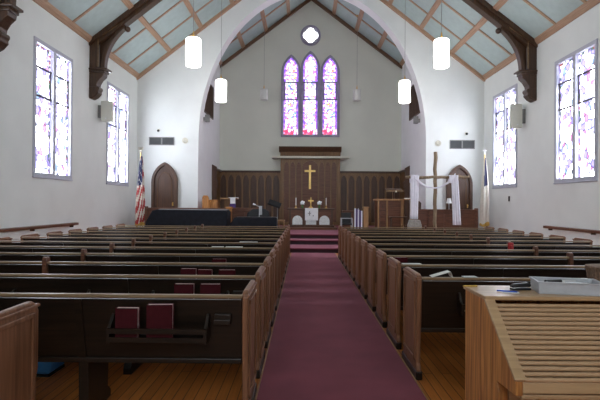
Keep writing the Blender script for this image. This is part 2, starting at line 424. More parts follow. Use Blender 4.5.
# round window with quatrefoil tracery
p = at(310.7,35.5,YC)
root = bpy.data.objects.new('window_14', None); COL.objects.link(root); root.location = p; root['kind']='structure'
R = .51; n = 48
outer = [(R*math.cos(2*PI*i/n),R*math.sin(2*PI*i/n)) for i in range(n)]
def quat(a):
    r0 = .0
    # union of four lobes plus centre
    best = 0
    for k in range(4):
        cx,cy = .17*math.cos(PI/2*k), .17*math.sin(PI/2*k); rr=.205
        d = cx*math.cos(a)+cy*math.sin(a); q = d*d-(cx*cx+cy*cy-rr*rr)
        if q > 0: best = max(best, d+math.sqrt(q))
    return best
inner = [(quat(2*PI*i/n)*math.cos(2*PI*i/n),quat(2*PI*i/n)*math.sin(2*PI*i/n)) for i in range(n)]
mid = [(.41*math.cos(2*PI*i/n),.41*math.sin(2*PI*i/n)) for i in range(n)]
g = G(); ring(g,outer,mid,-.12,0); g.build('window_frame','frame_dark',root)
g = G(); ring(g,mid,inner,-.08,0); g.build('window_tracery','frame',root)
g = G(); g.prism(inner[::-1],-.04,-.02,'y'); g.build('window_pane','glass_top',root)

# ------------------------------------------------------------------ roof trusses with brackets
def truss(y, label):
    t = thing('roof_truss', (CN,y,EAVE+.04), label, 'roof truss')
    for s in (-1,1):
        g = G()
        for off,wd in ((.36,.15),(.22,.22)):
            xa, xb = s*.0, s*(HW)
            f_ = lambda x: PITCH*(HW-abs(x))
            pts = [(xa,f_(xa)-off),(xb,f_(xb)-off),(xb,f_(xb)-(.20 if off==.36 else 0)),(xa,f_(xa)-(.20 if off==.36 else 0))]
            if s<0: pts = pts[::-1]
            g.prism(pts,-wd,wd,'y')
        g.build('rafter','truss',t,bevel=.015)
        # bracket
        X = lambda d: s*(HW-d)
        b = G(); b.prism([(X(0),-.9),(X(.24),-.9),(X(.24),.05),(X(0),.05)],-.16,.16,'y')
        br = b.build('bracket_post','truss',t,bevel=.02)
        b = G(); b.box(X(0),X(.57),-.21,.21,-.97,-.91); b.box(X(0),X(.49),-.18,.18,-1.05,-.97)
        b.build('bracket_ledge','truss',br,bevel=.015)
        # curved brace from ledge out to rafter
        c = G(); pts=[]
        P0=(.46,-.9); P1=(.46,-.15); P2=(1.12,.42)
        ip=[]; op=[]
        for i in range(13):
            u=i/12
            bx=(1-u)**2*P0[0]+2*u*(1-u)*P1[0]+u*u*P2[0]; bz=(1-u)**2*P0[1]+2*u*(1-u)*P1[1]+u*u*P2[1]
            dx=2*(1-u)*(P1[0]-P0[0])+2*u*(P2[0]-P1[0]); dz=2*(1-u)*(P1[1]-P0[1])+2*u*(P2[1]-P1[1]); L=math.hypot(dx,dz)
            nx,nz=-dz/L,dx/L
            op.append((X(bx),bz)); ip.append((X(bx+nx*.11),bz+nz*.11))
        c.prism(op+ip[::-1],-.11,.11,'y')
        c.ball((X(1.14),0,.36),.09)
        c.build('curved_brace','truss',br,bevel=.01)
        e = G(); ip2=[(X(.27),-.88)]+[(x,z) for x,z in ip]+[(X(.27),.3)]
        e.prism(ip2,-.03,.03,'y'); e.build('spandrel_board','truss',br)
        m_ = G(); m_.obox((X(.27),-.14,-.86),(X(.27),-.14,.02),.03,.03,(0,1,0)); m_.obox((X(.27),-.14,.02),(X(.85),-.14,.42),.03,.03,(0,1,0)); m_.build('moulding','rail',br)
        # corbel below ledge
        k = G(); prof=[(.0,-1.05),(.46,-1.05),(.44,-1.15),(.33,-1.25),(.25,-1.38),(.23,-1.5),(.0,-1.5)]
        k.prism([(X(a_),z) for a_,z in prof],-.16,.16,'y'); k.build('corbel','truss',br,bevel=.015)
        k = G(); k.prism([(X(a_),z) for a_,z in [(0,-1.48),(.30,-1.48),(.32,-1.56),(.27,-1.62),(.29,-1.68),(.18,-1.80),(.07,-1.86),(0,-1.86)]],-.17,.17,'y')
        k.build('pendant_drop','truss',br,bevel=.05,seg=3)
    return t
truss(15.1, 'dark brown roof truss with curved wall brackets, nearest the chancel arch')
truss(10.25, 'dark roof truss whose carved bracket shows at the top left corner')

# ------------------------------------------------------------------ pendant lamps
def pendant(px, y, ztop, zbot, r, lit, label, group):
    p = at(px, 100, y); ceilz = (roof(p.x) if y < YF else croof(p.x)) - .03
    t = thing('pendant_lamp', (p.x,y,zbot), label, 'pendant lamp', group)
    h = ztop-zbot
    sh = G().lathe((0,0,0),[(r*.8,0),(r,.02),(r,h-.03),(r*.85,h)],28).build('lamp_shade','bulb' if lit else 'frosted',t,smooth=True)
    fr = G()
    if not lit:
        for z in (.03,h-.02): fr.lathe((0,0,0),[(r+.012,z-.02),(r+.012,z+.02)],24)
        for i in range(6):
            a=2*PI*i/6; fr.box((r+.01)*math.cos(a)-.008,(r+.01)*math.cos(a)+.008,(r+.01)*math.sin(a)-.008,(r+.01)*math.sin(a)+.008,0,h+.07)
        fr.build('lamp_frame','frosted',t)
    G().lathe((0,0,0),[(.03,h),(.03,h+.08),(.012,h+.2)],12).build('lamp_stem','brass',t)
    G().tube((0,0,h+.2),(0,0,ceilz-zbot),.007,n=6).build('cord','grey',t)
    G().lathe((0,0,ceilz-zbot-.08),[(.05,.06),(.05,.11)],12).build('ceiling_rose','brass',t)
pendant(192.7,12.95,5.98,5.23,.20,True,'lit white cylinder pendant hanging left of the aisle, nearest the camera','lit pendants')
pendant(441.2,12.95,5.98,5.23,.20,True,'lit white cylinder pendant hanging right of the aisle, nearest the camera','lit pendants')
pendant(220.8,17.35,5.98,5.2,.2,True,'lit white cylinder pendant before the left side of the chancel arch','lit pendants')
pendant(404.8,17.35,5.98,5.2,.2,True,'lit white cylinder pendant before the right side of the chancel arch','lit pendants')
pendant(264,22.4,6.85,6.35,.17,False,'small unlit lantern pendant in the chancel, left of stained glass','chancel lanterns')
pendant(357,22.4,6.85,6.35,.17,False,'small unlit lantern pendant in the chancel, right of stained glass','chancel lanterns')

# ------------------------------------------------------------------ PEWS
PY0, DP = 3.35, .885
PL0, PL1 = -5.12, -.38        # left block
PR0, PR1 = 1.005, 5.2
def end_panel(x0, x1):
    prof = [(.0,0),(.60,0),(.60,.07),(.55,.12),(.55,.44),(.57,.50),(.57,.86),(.55,.905),(.50,.93),(.05,.93),(.01,.918),(-.005,.88),(.005,.5),(.03,.3),(.03,.14),(.0,.09)]
    g = G(); g.prism(prof, x0, x1, 'x')
    return g
def make_pew(L, legs, racks, post=0, label='', cat='pew'):
    """local x 0..L, y 0 = back, +y = toward the altar"""
    t = thing('church_pew', (0,0,0), label, cat)
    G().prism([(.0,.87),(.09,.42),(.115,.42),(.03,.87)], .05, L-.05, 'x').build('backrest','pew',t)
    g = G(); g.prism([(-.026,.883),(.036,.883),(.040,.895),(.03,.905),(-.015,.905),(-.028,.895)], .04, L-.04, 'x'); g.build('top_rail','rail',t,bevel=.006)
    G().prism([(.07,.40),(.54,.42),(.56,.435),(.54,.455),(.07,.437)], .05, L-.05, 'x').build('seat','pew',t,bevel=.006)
    for a,b,s in ((0,.042,-1),(L-.042,L,1)):
        e = end_panel(a,b).build('end_panel','pew_end',t,bevel=.010)
        x = a if s < 0 else b
        m = G()
        # raised moulding frame on the outer face and the fluted cap
        for y0,y1,z0,z1 in ((.05,.08,.16,.86),(.48,.51,.16,.86),(.05,.51,.83,.86),(.05,.51,.16,.19)):
            m.box(x-.0,x+s*.014,y0,y1,z0,z1)
        m.box(min(a,b)-.009,max(a,b)+.009,.0,.57,.885,.905)
        m.build('panel_moulding','pew_end',e,bevel=.005)
        G().box(min(a,b)-.008,max(a,b)+.008,-.01,.61,0,.075).build('foot_block','pew',e,bevel=.01)
    for x in legs:
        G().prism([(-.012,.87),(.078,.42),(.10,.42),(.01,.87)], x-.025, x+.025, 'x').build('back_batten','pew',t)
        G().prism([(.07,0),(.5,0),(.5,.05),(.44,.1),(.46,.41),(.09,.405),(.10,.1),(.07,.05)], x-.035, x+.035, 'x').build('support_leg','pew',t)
    if post:
        g = G(); g.prism([(-.035,.60),(.05,.6),(.05,.92),(.04,.95),(.0,.958),(-.03,.95),(-.04,.92)], post-.024, post+.024, 'x'); g.build('centre_post','red_wood',t,bevel=.006)
    for x in racks:
        g = G(); w=.33
        for z0,z1 in ((.655,.69),(.60,.63)): g.box(x-w,x+w,-.105,-.092,z0,z1)
        g.box(x-w,x+w,-.10,.05,.595,.608)
        for xx in (x-w,x+w):
            g.prism([(-.105,.59),(.04,.59),(.01,.77),(-.01,.77),(-.08,.69),(-.105,.69)], xx-.01, xx+.01, 'x')
        g.build('book_rack','pew',t)
    g = G().box(L-.235,L-.12,-.01,.06,.70,.77).box(L-.235,L-.12,-.028,-.01,.70,.735); g.build('card_holder','pew',t,bevel=.004)
    return t
ordn = ['first','second','third','fourth','fifth','sixth','seventh','eighth','ninth','tenth','eleventh','twelfth']
L = PL1-PL0
left = make_pew(L, (1.2,L/2,L-1.19), (.9,1.75,2.9,L-.61), post=L-2.37)
left.location = (PL0,PY0,0)
LR = PR1-PR0
right = make_pew(LR, (1.15,LR-1.1), (.7,1.6,3.0,LR-.7), post=2.32)
for k in range(12):
    o = left if k == 0 else copy_tree(left)
    o.location = (PL0, PY0+DP*k, 0); o['group'] = 'pews left of the aisle'
    o['label'] = {0:'nearest full length dark pew left of the aisle, two maroon hymnals on its back', 1:'second full length pew left of the aisle, maroon books behind it',
                  11:'frontmost pew left of the aisle, closest to the altar steps'}.get(k, 'dark wooden pew left of the aisle, %s row from the desk end' % ordn[k])
    if k:
        o2 = right if k == 1 else copy_tree(right); o2.location = (PR0, PY0+DP*k, 0); o2['group'] = 'pews right of the aisle'
        o2['label'] = {1:'nearest dark pew right of the aisle, behind the roll-top desk, folded paper on it', 11:'frontmost pew right of the aisle, closest to the altar steps'}.get(k, 'dark wooden pew right of the aisle, %s row from the roll-top desk' % ordn[k-1])
sp = make_pew(3.45, (1.25,2.3), (1.0,), 0, 'short pew at lower left corner, its end panel set back from the aisle')
sp.location = (PL0,PY0-DP,0)

# handrails along the side walls
def handrail(x, s, y0, y1, label):
    t = thing('wall_handrail', (x,y0,.9), label, 'handrail', 'side handrails')
    G().prism([(-s*.12,-.04),(-s*.12,.03),(-s*.03,.04),(-s*.03,-.04)][::s], 0, y1-y0, 'y').build('rail','wood_x_mid',t,bevel=.012)
    n = 4
    for i in range(n):
        y = .3+(y1-y0-.6)*i/(n-1); G().box(0,-s*.1,y-.02,y+.02,-.09,-.04).build('rail_bracket','truss',t)
handrail(XL,-1,7.5,14.1,'long brown handrail fixed along the left wall')
handrail(XR,1,7.5,14.3,'long brown handrail fixed along the right wall')

# hymnals and papers in the racks
def hymnal(x, y, z, w, h, label, lean=0, group='hymnals in the pew racks'):
    t = thing('hymnal', (x,y,z), label, 'book', group, rz=lean)
    g = G(); g.box(-w/2,w/2,-.027,-.023,0,h); g.box(-w/2,w/2,.023,.027,0,h); g.box(-w/2-.004,-w/2,-.027,.027,0,h); g.build('cover','red_book',t)
    G().box(-w/2,w/2-.006,-.023,.023,.004,h-.003).build('pages','pages',t)
def row_book(k, px0, px1, h=.25, lab='', mat=None, lean=0):
    y = PY0+DP*k-.055
    xa, xb = (px0-303.5)*y/F, (px1-303.5)*y/F
    hymnal((xa+xb)/2, y, .609, min(.17,xb-xa), h-.03, lab, lean)
B = [(0,118,139.5,.245,'maroon hymnal on nearest left pew, left of its taller neighbour',0),
     (0,149,174,.27,'taller maroon hymnal on the nearest left pew, closer to aisle',.06),
     (1,176,195,.262,'maroon hymnal in second left pew rack, left one of two',0),
     (1,202,221,.262,'maroon hymnal in second left pew rack, closer to the aisle',.05),
     (2,182,197,.272,'leftmost of three maroon hymnals in third left pew rack',0),
     (2,199,213,.262,'middle of three maroon hymnals in third left pew rack',.0),
     (2,220,236,.262,'rightmost of three maroon hymnals in third left pew rack',.04),
     (3,213,227,.272,'single maroon hymnal in fourth left pew rack',0)]
for k,a,b,h,l,e in B: row_book(k,a,b,h,l,lean=e)
hymnal((401-303.5)*(PY0+DP*3-.06)/F, PY0+DP*3-.06, .609, .16, .28, 'maroon hymnal behind third right pew beside its aisle end')
def sheet(x, y, z, w, d, rz, tilt, label, name='paper_sheet', mat='paper'):
    g = G().box(-w/2,w/2,-d/2,d/2,0,.004); o = g.build(name, mat); o.location = (x,y,z); o.rotation_euler = (tilt,0,rz)
    return tag(o, label, 'paper', 'papers on the pews')
for k,px0,px1,lab in ((4,212,224,'white bulletin on the fifth left pew, left of another'),(4,226,243,'creased white bulletin on the fifth left pew near aisle'),(5,240,258,'thin white bulletin on sixth left pew near the aisle'),):
    y = PY0+DP*k; xa,xb=(px0-303.5)*y/F,(px1-303.5)*y/F
    sheet((xa+xb)/2, y+.01, .910, xb-xa, .10, .05*(k-4)+.04, .0, lab)
y = PY0+DP
t = thing('folded_leaflet', (1.215, y+.0, .909), 'folded white leaflet standing on the nearest right pew rail', 'leaflet')
g = G(); g.obox((-.09,0,.004),(.07,0,.052),.10,.003,(0,0,1)); g.obox((.07,0,.052),(.09,0,.004),.10,.003); g.build('leaflet','paper',t)
sheet((470-303.5)*y/F, y+.01, .909, .12, .08, .1, 0, 'grey paper lying flat on nearest right pew rail', mat='tray')
y = PY0+DP*2
sheet((412-303.5)*y/F, y+.01, .909, .2, .08, .04, 0, 'white bulletin lying on second right pew near aisle')
# block painted red for a red-lit centre post knob, blue box under nearest left pew
y = PY0+DP*5
tag(G().box((PR0+2.32)-.045,(PR0+2.32)+.045,y-.075,y-.052,.80,.94).box((PR0+2.32)-.02,(PR0+2.32)+.02,y-.09,y-.07,.84,.90).build('red_glow','red',bevel=.01), 'small painted red bow on the centre post of a right pew', 'glow')
t = thing('kneeling_cushion', (-2.44,4.36,0), 'bright blue cushion on the floor, seen beside the short pew end', 'cushion')
G().box(-.22,.22,-.15,.15,.02,.15).build('pad','blue_box',t,bevel=.035,seg=4)
G().box(-.21,.21,-.14,.14,0,.02).build('base','navy',t)

# ------------------------------------------------------------------ ROLL-TOP DESK
DX0, DX1 = 1.10, 2.62
t = thing('roll_top_desk', ((DX0+DX1)/2,2.9,0), 'oak roll-top desk with closed slatted front at the lower right', 'desk')
W = (DX1-DX0)/2
prof = [(.36,0),(.36,.975),(.0,.975),(-.02,.96),(-.42,.64),(-.42,.565),(-.17,.55),(-.20,.50),(-.20,0)]
for s in (-1,1):
    x0, x1 = (s*W, s*(W-.035))
    e = G().prism(prof, min(x0,x1), max(x0,x1), 'x').build('side_panel','oak',t,bevel=.004)
    m = G(); m.obox((s*(W-.02),.005,.985),(s*(W-.02),-.425,.645),.06,.018,(0,0,1)); m.build('edge_strip','oak_x',e,bevel=.004)
G().box(-W-.01,W+.01,-.015,.375,.975,1.0).build('top','oak_x',t,bevel=.006)
n = 16; g = G()
for i in range(n):
    u = (i+.5)/n; y = -.005-.415*u; z = .955-.32*u
    g.tube((-W+.045,y,z),(W-.045,y,z),.0125,n=10)
g.build('tambour','slat',t,smooth=True)
g = G(); g.box(-W+.035,W-.035,-.415,-.375,.575,.635); g.box(-W+.035,W-.035,-.40,.3,.54,.565); g.build('front_rail','oak_x',t,bevel=.006)
G().box(-W+.035,W-.035,.30,.33,.05,.975).build('back_panel','oak',t)
for s in (-1,1):
    d = G().box(s*(W-.037),s*(W-.42),-.17,.29,.06,.535).build('pedestal','oak',t)
    for z0 in (.09,.24,.39):
        dr = G().box(s*(W-.06),s*(W-.40),-.19,-.17,z0,z0+.13).build('drawer','oak_x',t,bevel=.006)
        G().ball((s*(W-.23),-.2,z0+.065),.014).build('knob','brass',dr)
DT = 1.0005
# things on the desk
t = thing('document_tray', (1.66,3.04,DT), 'pale grey plastic tray with small items on the desk top', 'tray', rz=-.22)
g = G(); w,d,h = .185,.105,.072
g.box(-w,w,-d,d,0,.006); g.box(-w,w,-d,-d+.006,.006,h); g.box(-w,w,d-.006,d,.006,h); g.box(-w,-w+.006,-d,d,.006,h); g.box(w-.006,w,-d,d,.006,h); g.build('tray_body','tray',t,bevel=.002)
g = G(); g.box(-w-.008,w+.008,-d-.008,-d+.004,h-.004,h+.003); g.box(-w-.008,w+.008,d-.004,d+.008,h-.004,h+.003); g.box(-w-.008,-w+.004,-d,d,h-.004,h+.003); g.box(w-.004,w+.008,-d,d,h-.004,h+.003); g.build('tray_rim','tray',t)
M_ = Matrix.Rotation(-.22,4,'Z')
for i,(dx,dy,rz,mt,nm,lab) in enumerate([(-.07,.02,.5,'black','marker_pen','black marker pen in the left half of the tray'),(.05,-.02,-.3,'silver','hand_bell','silver tool lying in the right half of the tray'),(.02,.05,.1,'paper','index_card','white card leaning in the middle of the tray')]):
    q = M_ @ Vector((dx,dy,0))
    o = G()
    if mt == 'paper': o.box(-.05,.05,-.002,.002,0,.06)
    else: o.tube((-.06,0,.055),(.06,0,.055),.012); o.box(-.05,.05,-.018,.018,0,.044)
    ob = o.build({'black':'marker_pen','silver':'metal_tool','paper':'index_card'}[mt], mt); ob.location = (1.66+q.x,3.04+q.y,DT+.006); ob.rotation_euler=(0,0,rz-.22)
    tag(ob, lab, 'stationery')
t = thing('wicker_basket', (1.978,3.15,DT), 'round brown woven basket at the back of the desk top', 'basket')
g = G(); g.lathe((0,0,0),[(.085,0),(.095,.05),(.105,.10),(.11,.145),(.10,.145),(.088,.02),(.01,.015)],28); g.build('basket_body','wicker',t,smooth=True)
g = G()
for i in range(28):
    a=2*PI*i/28; g.tube((.089*math.cos(a),.089*math.sin(a),0),(.114*math.cos(a),.114*math.sin(a),.145),.004,n=5)
g.build('basket_stakes','wicker',t)
G().lathe((0,0,.145),[(.10,-.004),(.118,-.004),(.118,.008),(.10,.008)],28).build('basket_rim','wicker',t)
t = thing('stapler', (1.40,3.10,DT), 'black stapler lying beside the tray on desk', 'stapler', rz=.15)
G().box(-.065,.065,-.02,.02,0,.014).build('base','black',t,bevel=.005)
G().prism([(-.065,.018),(.06,.02),(.068,.035),(.05,.048),(-.05,.04),(-.068,.03)],-.018,.018,'y').build('arm','black',t,bevel=.006)
o = G().box(-.05,.05,-.035,.035,0,.002).build('note_card','paper'); o.location=(1.30,3.02,DT); o.rotation_euler=(0,0,-.3); tag(o,'small white card under the blue pen on desk','paper')
o = G().tube((-.06,0,.0065),(.055,0,.0065),.0045).tube((.055,0,.0065),(.066,0,.0065),.003,.0008).build('ballpoint_pen','blue_pen'); o.location=(1.28,3.02,DT); o.rotation_euler=(0,0,-.35); tag(o,'blue ballpoint pen on the white card','pen')
o = G().tube((-.05,0,.006),(.035,0,.006),.0058,n=6).tube((.035,0,.006),(.05,0,.006),.0058,.001,n=6).build('pencil','fringe'); o.location=(DX0+.01,3.2,DT); o.rotation_euler=(0,0,PI+.1); tag(o,'yellow pencil sticking out over left edge of desk','pencil')

# ------------------------------------------------------------------ arch wall: doors, vents, boxes
def gothic_door(px0, px1, ptop, idx):
    p0 = at(px0,200,YF); p1 = at(px1,ptop,YF); w = p1.x-p0.x; h = p1.z-PLAT
    root = bpy.data.objects.new('door_%d'%idx, None); COL.objects.link(root); root.location = ((p0.x+p1.x)/2,YF,PLAT); root['kind']='structure'
    o = lancet_pts(w,h,w*.78); t_=.11
    i_ = lancet_pts(w-2*t_,h-t_*1.25,(w-2*t_)*.78)
    g = G(); ring(g,o,i_,-.14,0); g.build('door_frame','walnut',root,bevel=.01)
    g = G(); g.prism(i_[::-1],-.05,0,'y'); leaf = g.build('door_leaf','walnut',root)
    t2=.12; a_ = shift(lancet_pts(w-2*t_-2*t2,h-t_*1.25-.45,(w-2*t_-2*t2)*.7),.2)
    b_ = shift(lancet_pts(w-2*t_-2*t2-.05,h-t_*1.25-.52,(w-2*t_-2*t2-.05)*.7),.24)
    g = G(); ring(g,a_,b_,-.07,-.05); g.build('door_panel_moulding','panelling',leaf)
    g = G(); g.box(w/2-t_-.1,w/2-t_-.06,-.10,-.05,.95,1.1); g.ball((w/2-t_-.08,-.12,1.03),.03); g.build('door_handle','brass',leaf)
gothic_door(151.8,178.2,162.3,1)
gothic_door(445.5,471.5,165.0,2)
def vent(px0,px1,py0,py1,label):
    p0 = at(px0,py1,YF); p1 = at(px1,py0,YF)
    t = thing('air_vent',((p0.x+p1.x)/2,YF,p0.z),label,'air vent','wall air vents'); w=(p1.x-p0.x)/2; h=p1.z-p0.z
    g = G(); g.box(-w,w,-.03,0,0,.03).box(-w,w,-.03,0,h-.03,h).box(-w,-w+.03,-.03,0,0,h).box(w-.03,w,-.03,0,0,h).box(-.025,.025,-.03,0,0,h); g.build('vent_frame','grey',t)
    g = G(); g.box(-w+.03,w-.03,-.008,0,.03,h-.03); g.build('backing','dgrey',t)
    g = G()
    for i in range(7): g.obox((-w+.03,-.018,.05+(h-.1)*i/6),(w-.03,-.018,.05+(h-.1)*i/6),.02,.006,(0,.6,1))
    g.build('vent_slats','dgrey',t)
vent(148.8,174.2,137,145,'grey double wall vent above the left arched door')
vent(449.5,474.5,140.3,149,'grey double wall vent above the right arched door')
for px,py,l in ((185,140.5,'round cream wall fitting right of left vent'),(438,143.5,'round cream wall fitting left of right vent')):
    p = at(px,py,YF); t = thing('alarm_sounder',p,l,'alarm','round wall fittings')
    G().tube((0,-.04,0),(0,0,0),.12,n=20).build('base','cream',t); G().tube((0,-.07,0),(0,-.04,0),.06,.09,n=20).build('dome','cream',t)
for px,py,l in ((158.5,130,'small dark camera on wall above the left vent'),(466,133.5,'small dark camera on wall above the right vent')):
    p = at(px,py,YF); t = thing('security_camera',p,l,'camera','wall cameras')
    G().box(-.05,.05,-.03,0,-.03,.05).build('mount','cream',t); G().ball((0,-.08,-.03),.05).build('camera_dome','black',t)

# loudspeakers
def wall_speaker(x, s, y, z0, z1, label):
    t = thing('loudspeaker',(x,y,z0),label,'speaker','wall loudspeakers'); h=z1-z0; n=-s
    G().box(0,n*.12,-.05,.05,h*.2,h*.8).build('wall_bracket','grey',t)
    G().prism([(n*.12,.10),(n*.52,.0),(n*.50,-.10),(n*.14,-.10+.04),(n*.12,-.05)] if False else [(n*.12,-.12),(n*.52,-.16),(n*.46,.12),(n*.16,.14)],0,h,'z').build('cabinet','speaker',t,bevel=.03,seg=3)
    g=G(); g.add([(n*.15,-.129,.04),(n*.49,-.163,.04),(n*.49,-.163,h-.04),(n*.15,-.129,h-.04),(n*.15,-.12,.04),(n*.49,-.15,.04),(n*.49,-.15,h-.04),(n*.15,-.12,h-.04)],[(0,1,2,3),(4,7,6,5),(0,4,5,1),(1,5,6,2),(2,6,7,3),(3,7,4,0)]); g.build('grille','speaker',t)
    G().tube((n*.30,-.17,.09),(n*.30,-.14,.09),.02).build('badge','white',t)
wall_speaker(XL,-1,15.65,4.16,4.83,'cream loudspeaker on the left wall below the truss bracket')
wall_speaker(XR,1,15.75,4.05,4.82,'cream loudspeaker on the right wall below the truss bracket')
p = at(510,199,16.9); tag(G().box(XR-.03,XR,16.9-.04,16.9+.04,p.z-.08,p.z+.1).build('thermostat','black',bevel=.008),'small black thermostat on right wall below window','thermostat')

# chancel side grilles and small speakers
def grille(s, label):
    x = C0+s*AA
    t = thing('organ_grille',(x,20.3,5.43),label,'grille','chancel side grilles'); L_=1.9; h=1.4
    G().box(0,-s*.015,0,L_,0,h).build('backing','black',t)
    g=G(); g.box(0,-s*.05,-.04,0,-.04,h+.04).box(0,-s*.05,L_,L_+.04,-.04,h+.04).box(0,-s*.05,0,L_,-.04,0).box(0,-s*.05,0,L_,h,h+.04); g.build('grille_frame','walnut',t)
    g=G()
    for i in range(16): g.box(-s*.015,-s*.045,.06+i*.116,.09+i*.116,0,h)
    g.build('grille_slats','walnut',t)
    t = thing('small_loudspeaker',(x,20.25 if s<0 else 20.35,4.95),label.replace('grille','speaker under the grille').replace('dark slatted','small grey'),'speaker','small chancel speakers')
    G().box(0,-s*.08,-.03,.03,.05,.2).build('speaker_bracket','grey',t); G().box(-s*.08,-s*.26,-.09,.09,0,.3).build('cabinet','grey',t,bevel=.015)
grille(-1,'dark slatted grille high on the chancel left wall'); grille(1,'dark slatted grille high on the chancel right wall')

# ------------------------------------------------------------------ chancel panelling
def panel_row(g, x0, x1, n, z0, z1, y, dep=.05, st=.06, rise=.55):
    """arched tracery panels: stiles and pointed heads standing dep in front of y"""
    bw = (x1-x0)/n
    for i in range(n+1):
        x = x0+bw*i; g.box(x-st/2,x+st/2,y-dep,y,z0,z1)
    g.box(x0,x1,y-dep,y,z0,z0+.16); g.box(x0,x1,y-dep,y,z1-.07,z1)
    m = 8
    for i in range(n):
        a = x0+bw*i+st/2; w = bw-st
        for j in range(m):
            u0,u1 = j/m,(j+1)/m
            f_ = lambda u: z1-.12-.30*(1-math.sin(PI*min(1,max(0,u)))**.6)
            g.prism([(a+w*u0,f_(u0)),(a+w*u1,f_(u1)),(a+w*u1,z1-.06),(a+w*u0,z1-.06)],y-dep*.8,y,'y')
ztop = 3.16; RX0, RX1 = at(281,170,YC).x, at(339.5,170,YC).x
for side,(a,b) in ((-1,(C0-AA,RX0)),(1,(RX1,C0+AA))):
    t = thing('wood_panelling',((a+b)/2,YC,PLAT),'dark arched wood panelling on the chancel wall, %s of the tall centrepiece'%('left' if side<0 else 'right'),'panelling','chancel panelling')
    w=(b-a)/2; h=ztop-PLAT
    G().box(-w,w,-.06,0,0,h-.05).build('backing','walnut',t)  # backing darkened as recess shade, so the bright arch edges stand out
    g=G(); panel_row(g,-w+.03,w-.03,8,0,h-.1,-.06,.10,.08); g.build('arched_panels','tracery',t)
    g=G(); g.box(-w,w,-.16,0,h-.10,h-.04).box(-w,w,-.2,0,h-.04,h); g.build('cap_rail','walnut',t,bevel=.01)
    xw = (C0-AA) if side<0 else (C0+AA)
    s = side
    t = thing('side_panelling',(xw,22.3,PLAT),'dark panelling with carved end post on the chancel %s side wall'%('left' if side<0 else 'right'),'panelling','chancel side panelling')
    G().box(0,-s*.06,0,YC-.22-22.3,0,h-.05).build('backing','panelling',t)
    G().box(0,-s*.14,0,YC-.22-22.3,h-.08,h+.02).build('cap_rail','walnut',t,bevel=.01)
    g=G(); g.box(0,-s*.22,-.12,0.02,0,h+.05); g.prism([(0,h+.05),(-s*.20,h+.05),(-s*.08,h+.12),(0,h+.16)],-.12,.02,'y'); g.prism([(-s*.22,h-.55),(-s*.30,h-.62),(-s*.28,h-.9),(-s*.22,h-1.0)],-.1,0,'y'); g.build('end_post','walnut',t,bevel=.012)
# reredos
t = thing('reredos',((RX0+RX1)/2,YC,PLAT),'tall wooden centrepiece behind the altar with arched panels and pale shelf','reredos')
w=(RX1-RX0)/2; h=at(310,158.5,YC-.4).z-PLAT
G().box(-w,w,-.34,0,0,h).build('body','red_wood',t)
g=G(); g.box(-w,-w+.12,-.42,-.34,0,h).box(w-.12,w,-.42,-.34,0,h); panel_row(g,-w+.14,-w*.28,3,0,h-.05,-.34); panel_row(g,w*.28,w-.14,3,0,h-.05,-.34)
xx=w*.28; g.box(-xx,xx,-.38,-.34,0,.2)
m=12
for j in range(m):
    u0,u1=j/m,(j+1)/m; f_=lambda u:h-.10-.34*(1-math.sin(PI*u)**.6)
    g.prism([(-xx+2*xx*u0,f_(u0)),(-xx+2*xx*u1,f_(u1)),(-xx+2*xx*u1,h),(-xx+2*xx*u0,h)],-.40,-.34,'y')
g.build('arched_panels','tracery',t)
G().box(-1.90,1.90,-.62,-.0,h,h+.10).build('shelf','cream',t,bevel=.015)
g=G(); g.box(-w-.02,w+.02,-.46,0,h+.10,h+.32); g.build('frieze','panelling',t)
g=G(); g.prism([(-.46,0),(-.50,.05),(-.56,.18),(-.58,.26),(0,.26),(0,0)],-w-.08,w+.06,'x'); o=g.build('cornice','walnut',t,bevel=.01); o.location=(0,0,h+.32)
# gold cross
p = at(310,189,YC-.45)
t = thing('wall_cross',(p.x,YC-.40,p.z),'gold cross hanging on the tall wooden centrepiece','cross')
G().box(-.055,.055,-.05,0,0,1.18).build('upright','gold',t,bevel=.008)
G().box(-.27,.27,-.055,-.0,.84,.94).build('crossbar','gold',t,bevel=.008)

# ------------------------------------------------------------------ altar and things on it
AY = 20.0
p = at(311,228,AY)
t = thing('altar',(p.x,AY,PLAT),'dark wooden altar table with three pale arched panels','altar')
DA=.10; t.location.z += DA; aw=.90; ah = at(311,208.3,AY).z-PLAT-DA
tag(G().box(p.x-1.08,p.x+1.08,AY-.32,AY+1.0,PLAT,PLAT+DA-.001).build('altar_dais','red_wood',bevel=.01),'low reddish wooden step under the altar','dais')
G().box(-aw-.06,aw+.06,-.05,.75,0,.08).build('plinth','walnut',t,bevel=.01)
G().box(-aw,aw,.02,.70,.08,ah-.06).build('body','red_wood',t)
G().box(-aw-.09,aw+.09,-.08,.78,ah-.06,ah).build('table_top','walnut',t,bevel=.012)
for px0,px1,py in ((292.5,302.5,215.5),(306,316.3,214),(319.3,329.6,215.5)):
    xa=(at(px0,220,AY).x-p.x); xb=at(px1,220,AY).x-p.x; zt=at(300,py,AY).z-PLAT-DA
    pts=lancet_pts(xb-xa,zt-.10,(xb-xa)*.52); pts=[(x+(xa+xb)/2,z+.10) for x,z in pts]
    G().prism(pts[::-1],-.0,.03,'y').build('arched_panel','marble',t)
for x in (-aw+.03,-.30,.27,aw-.03): G().box(x-.035,x+.035,-.03,.02,.08,ah-.06).build('pilaster','walnut',t,bevel=.006)
t2 = thing('altar_cloth',(p.x+.02,AY,PLAT+DA+ah),'white cloth hanging over the front of the altar','cloth')
g=G(); g.box(-.27,.27,-.09,.28,.001,.008).box(-.27,.27,-.098,-.09,-.50,.008); g.build('cloth','white',t2,bevel=.002)
g=G(); g.box(-.10,-.06,-.102,-.098,-.30,-.12).box(-.15,-.02,-.102,-.098,-.22,-.19).box(.05,.09,-.102,-.098,-.33,-.28); g.build('embroidery','grey',t2)
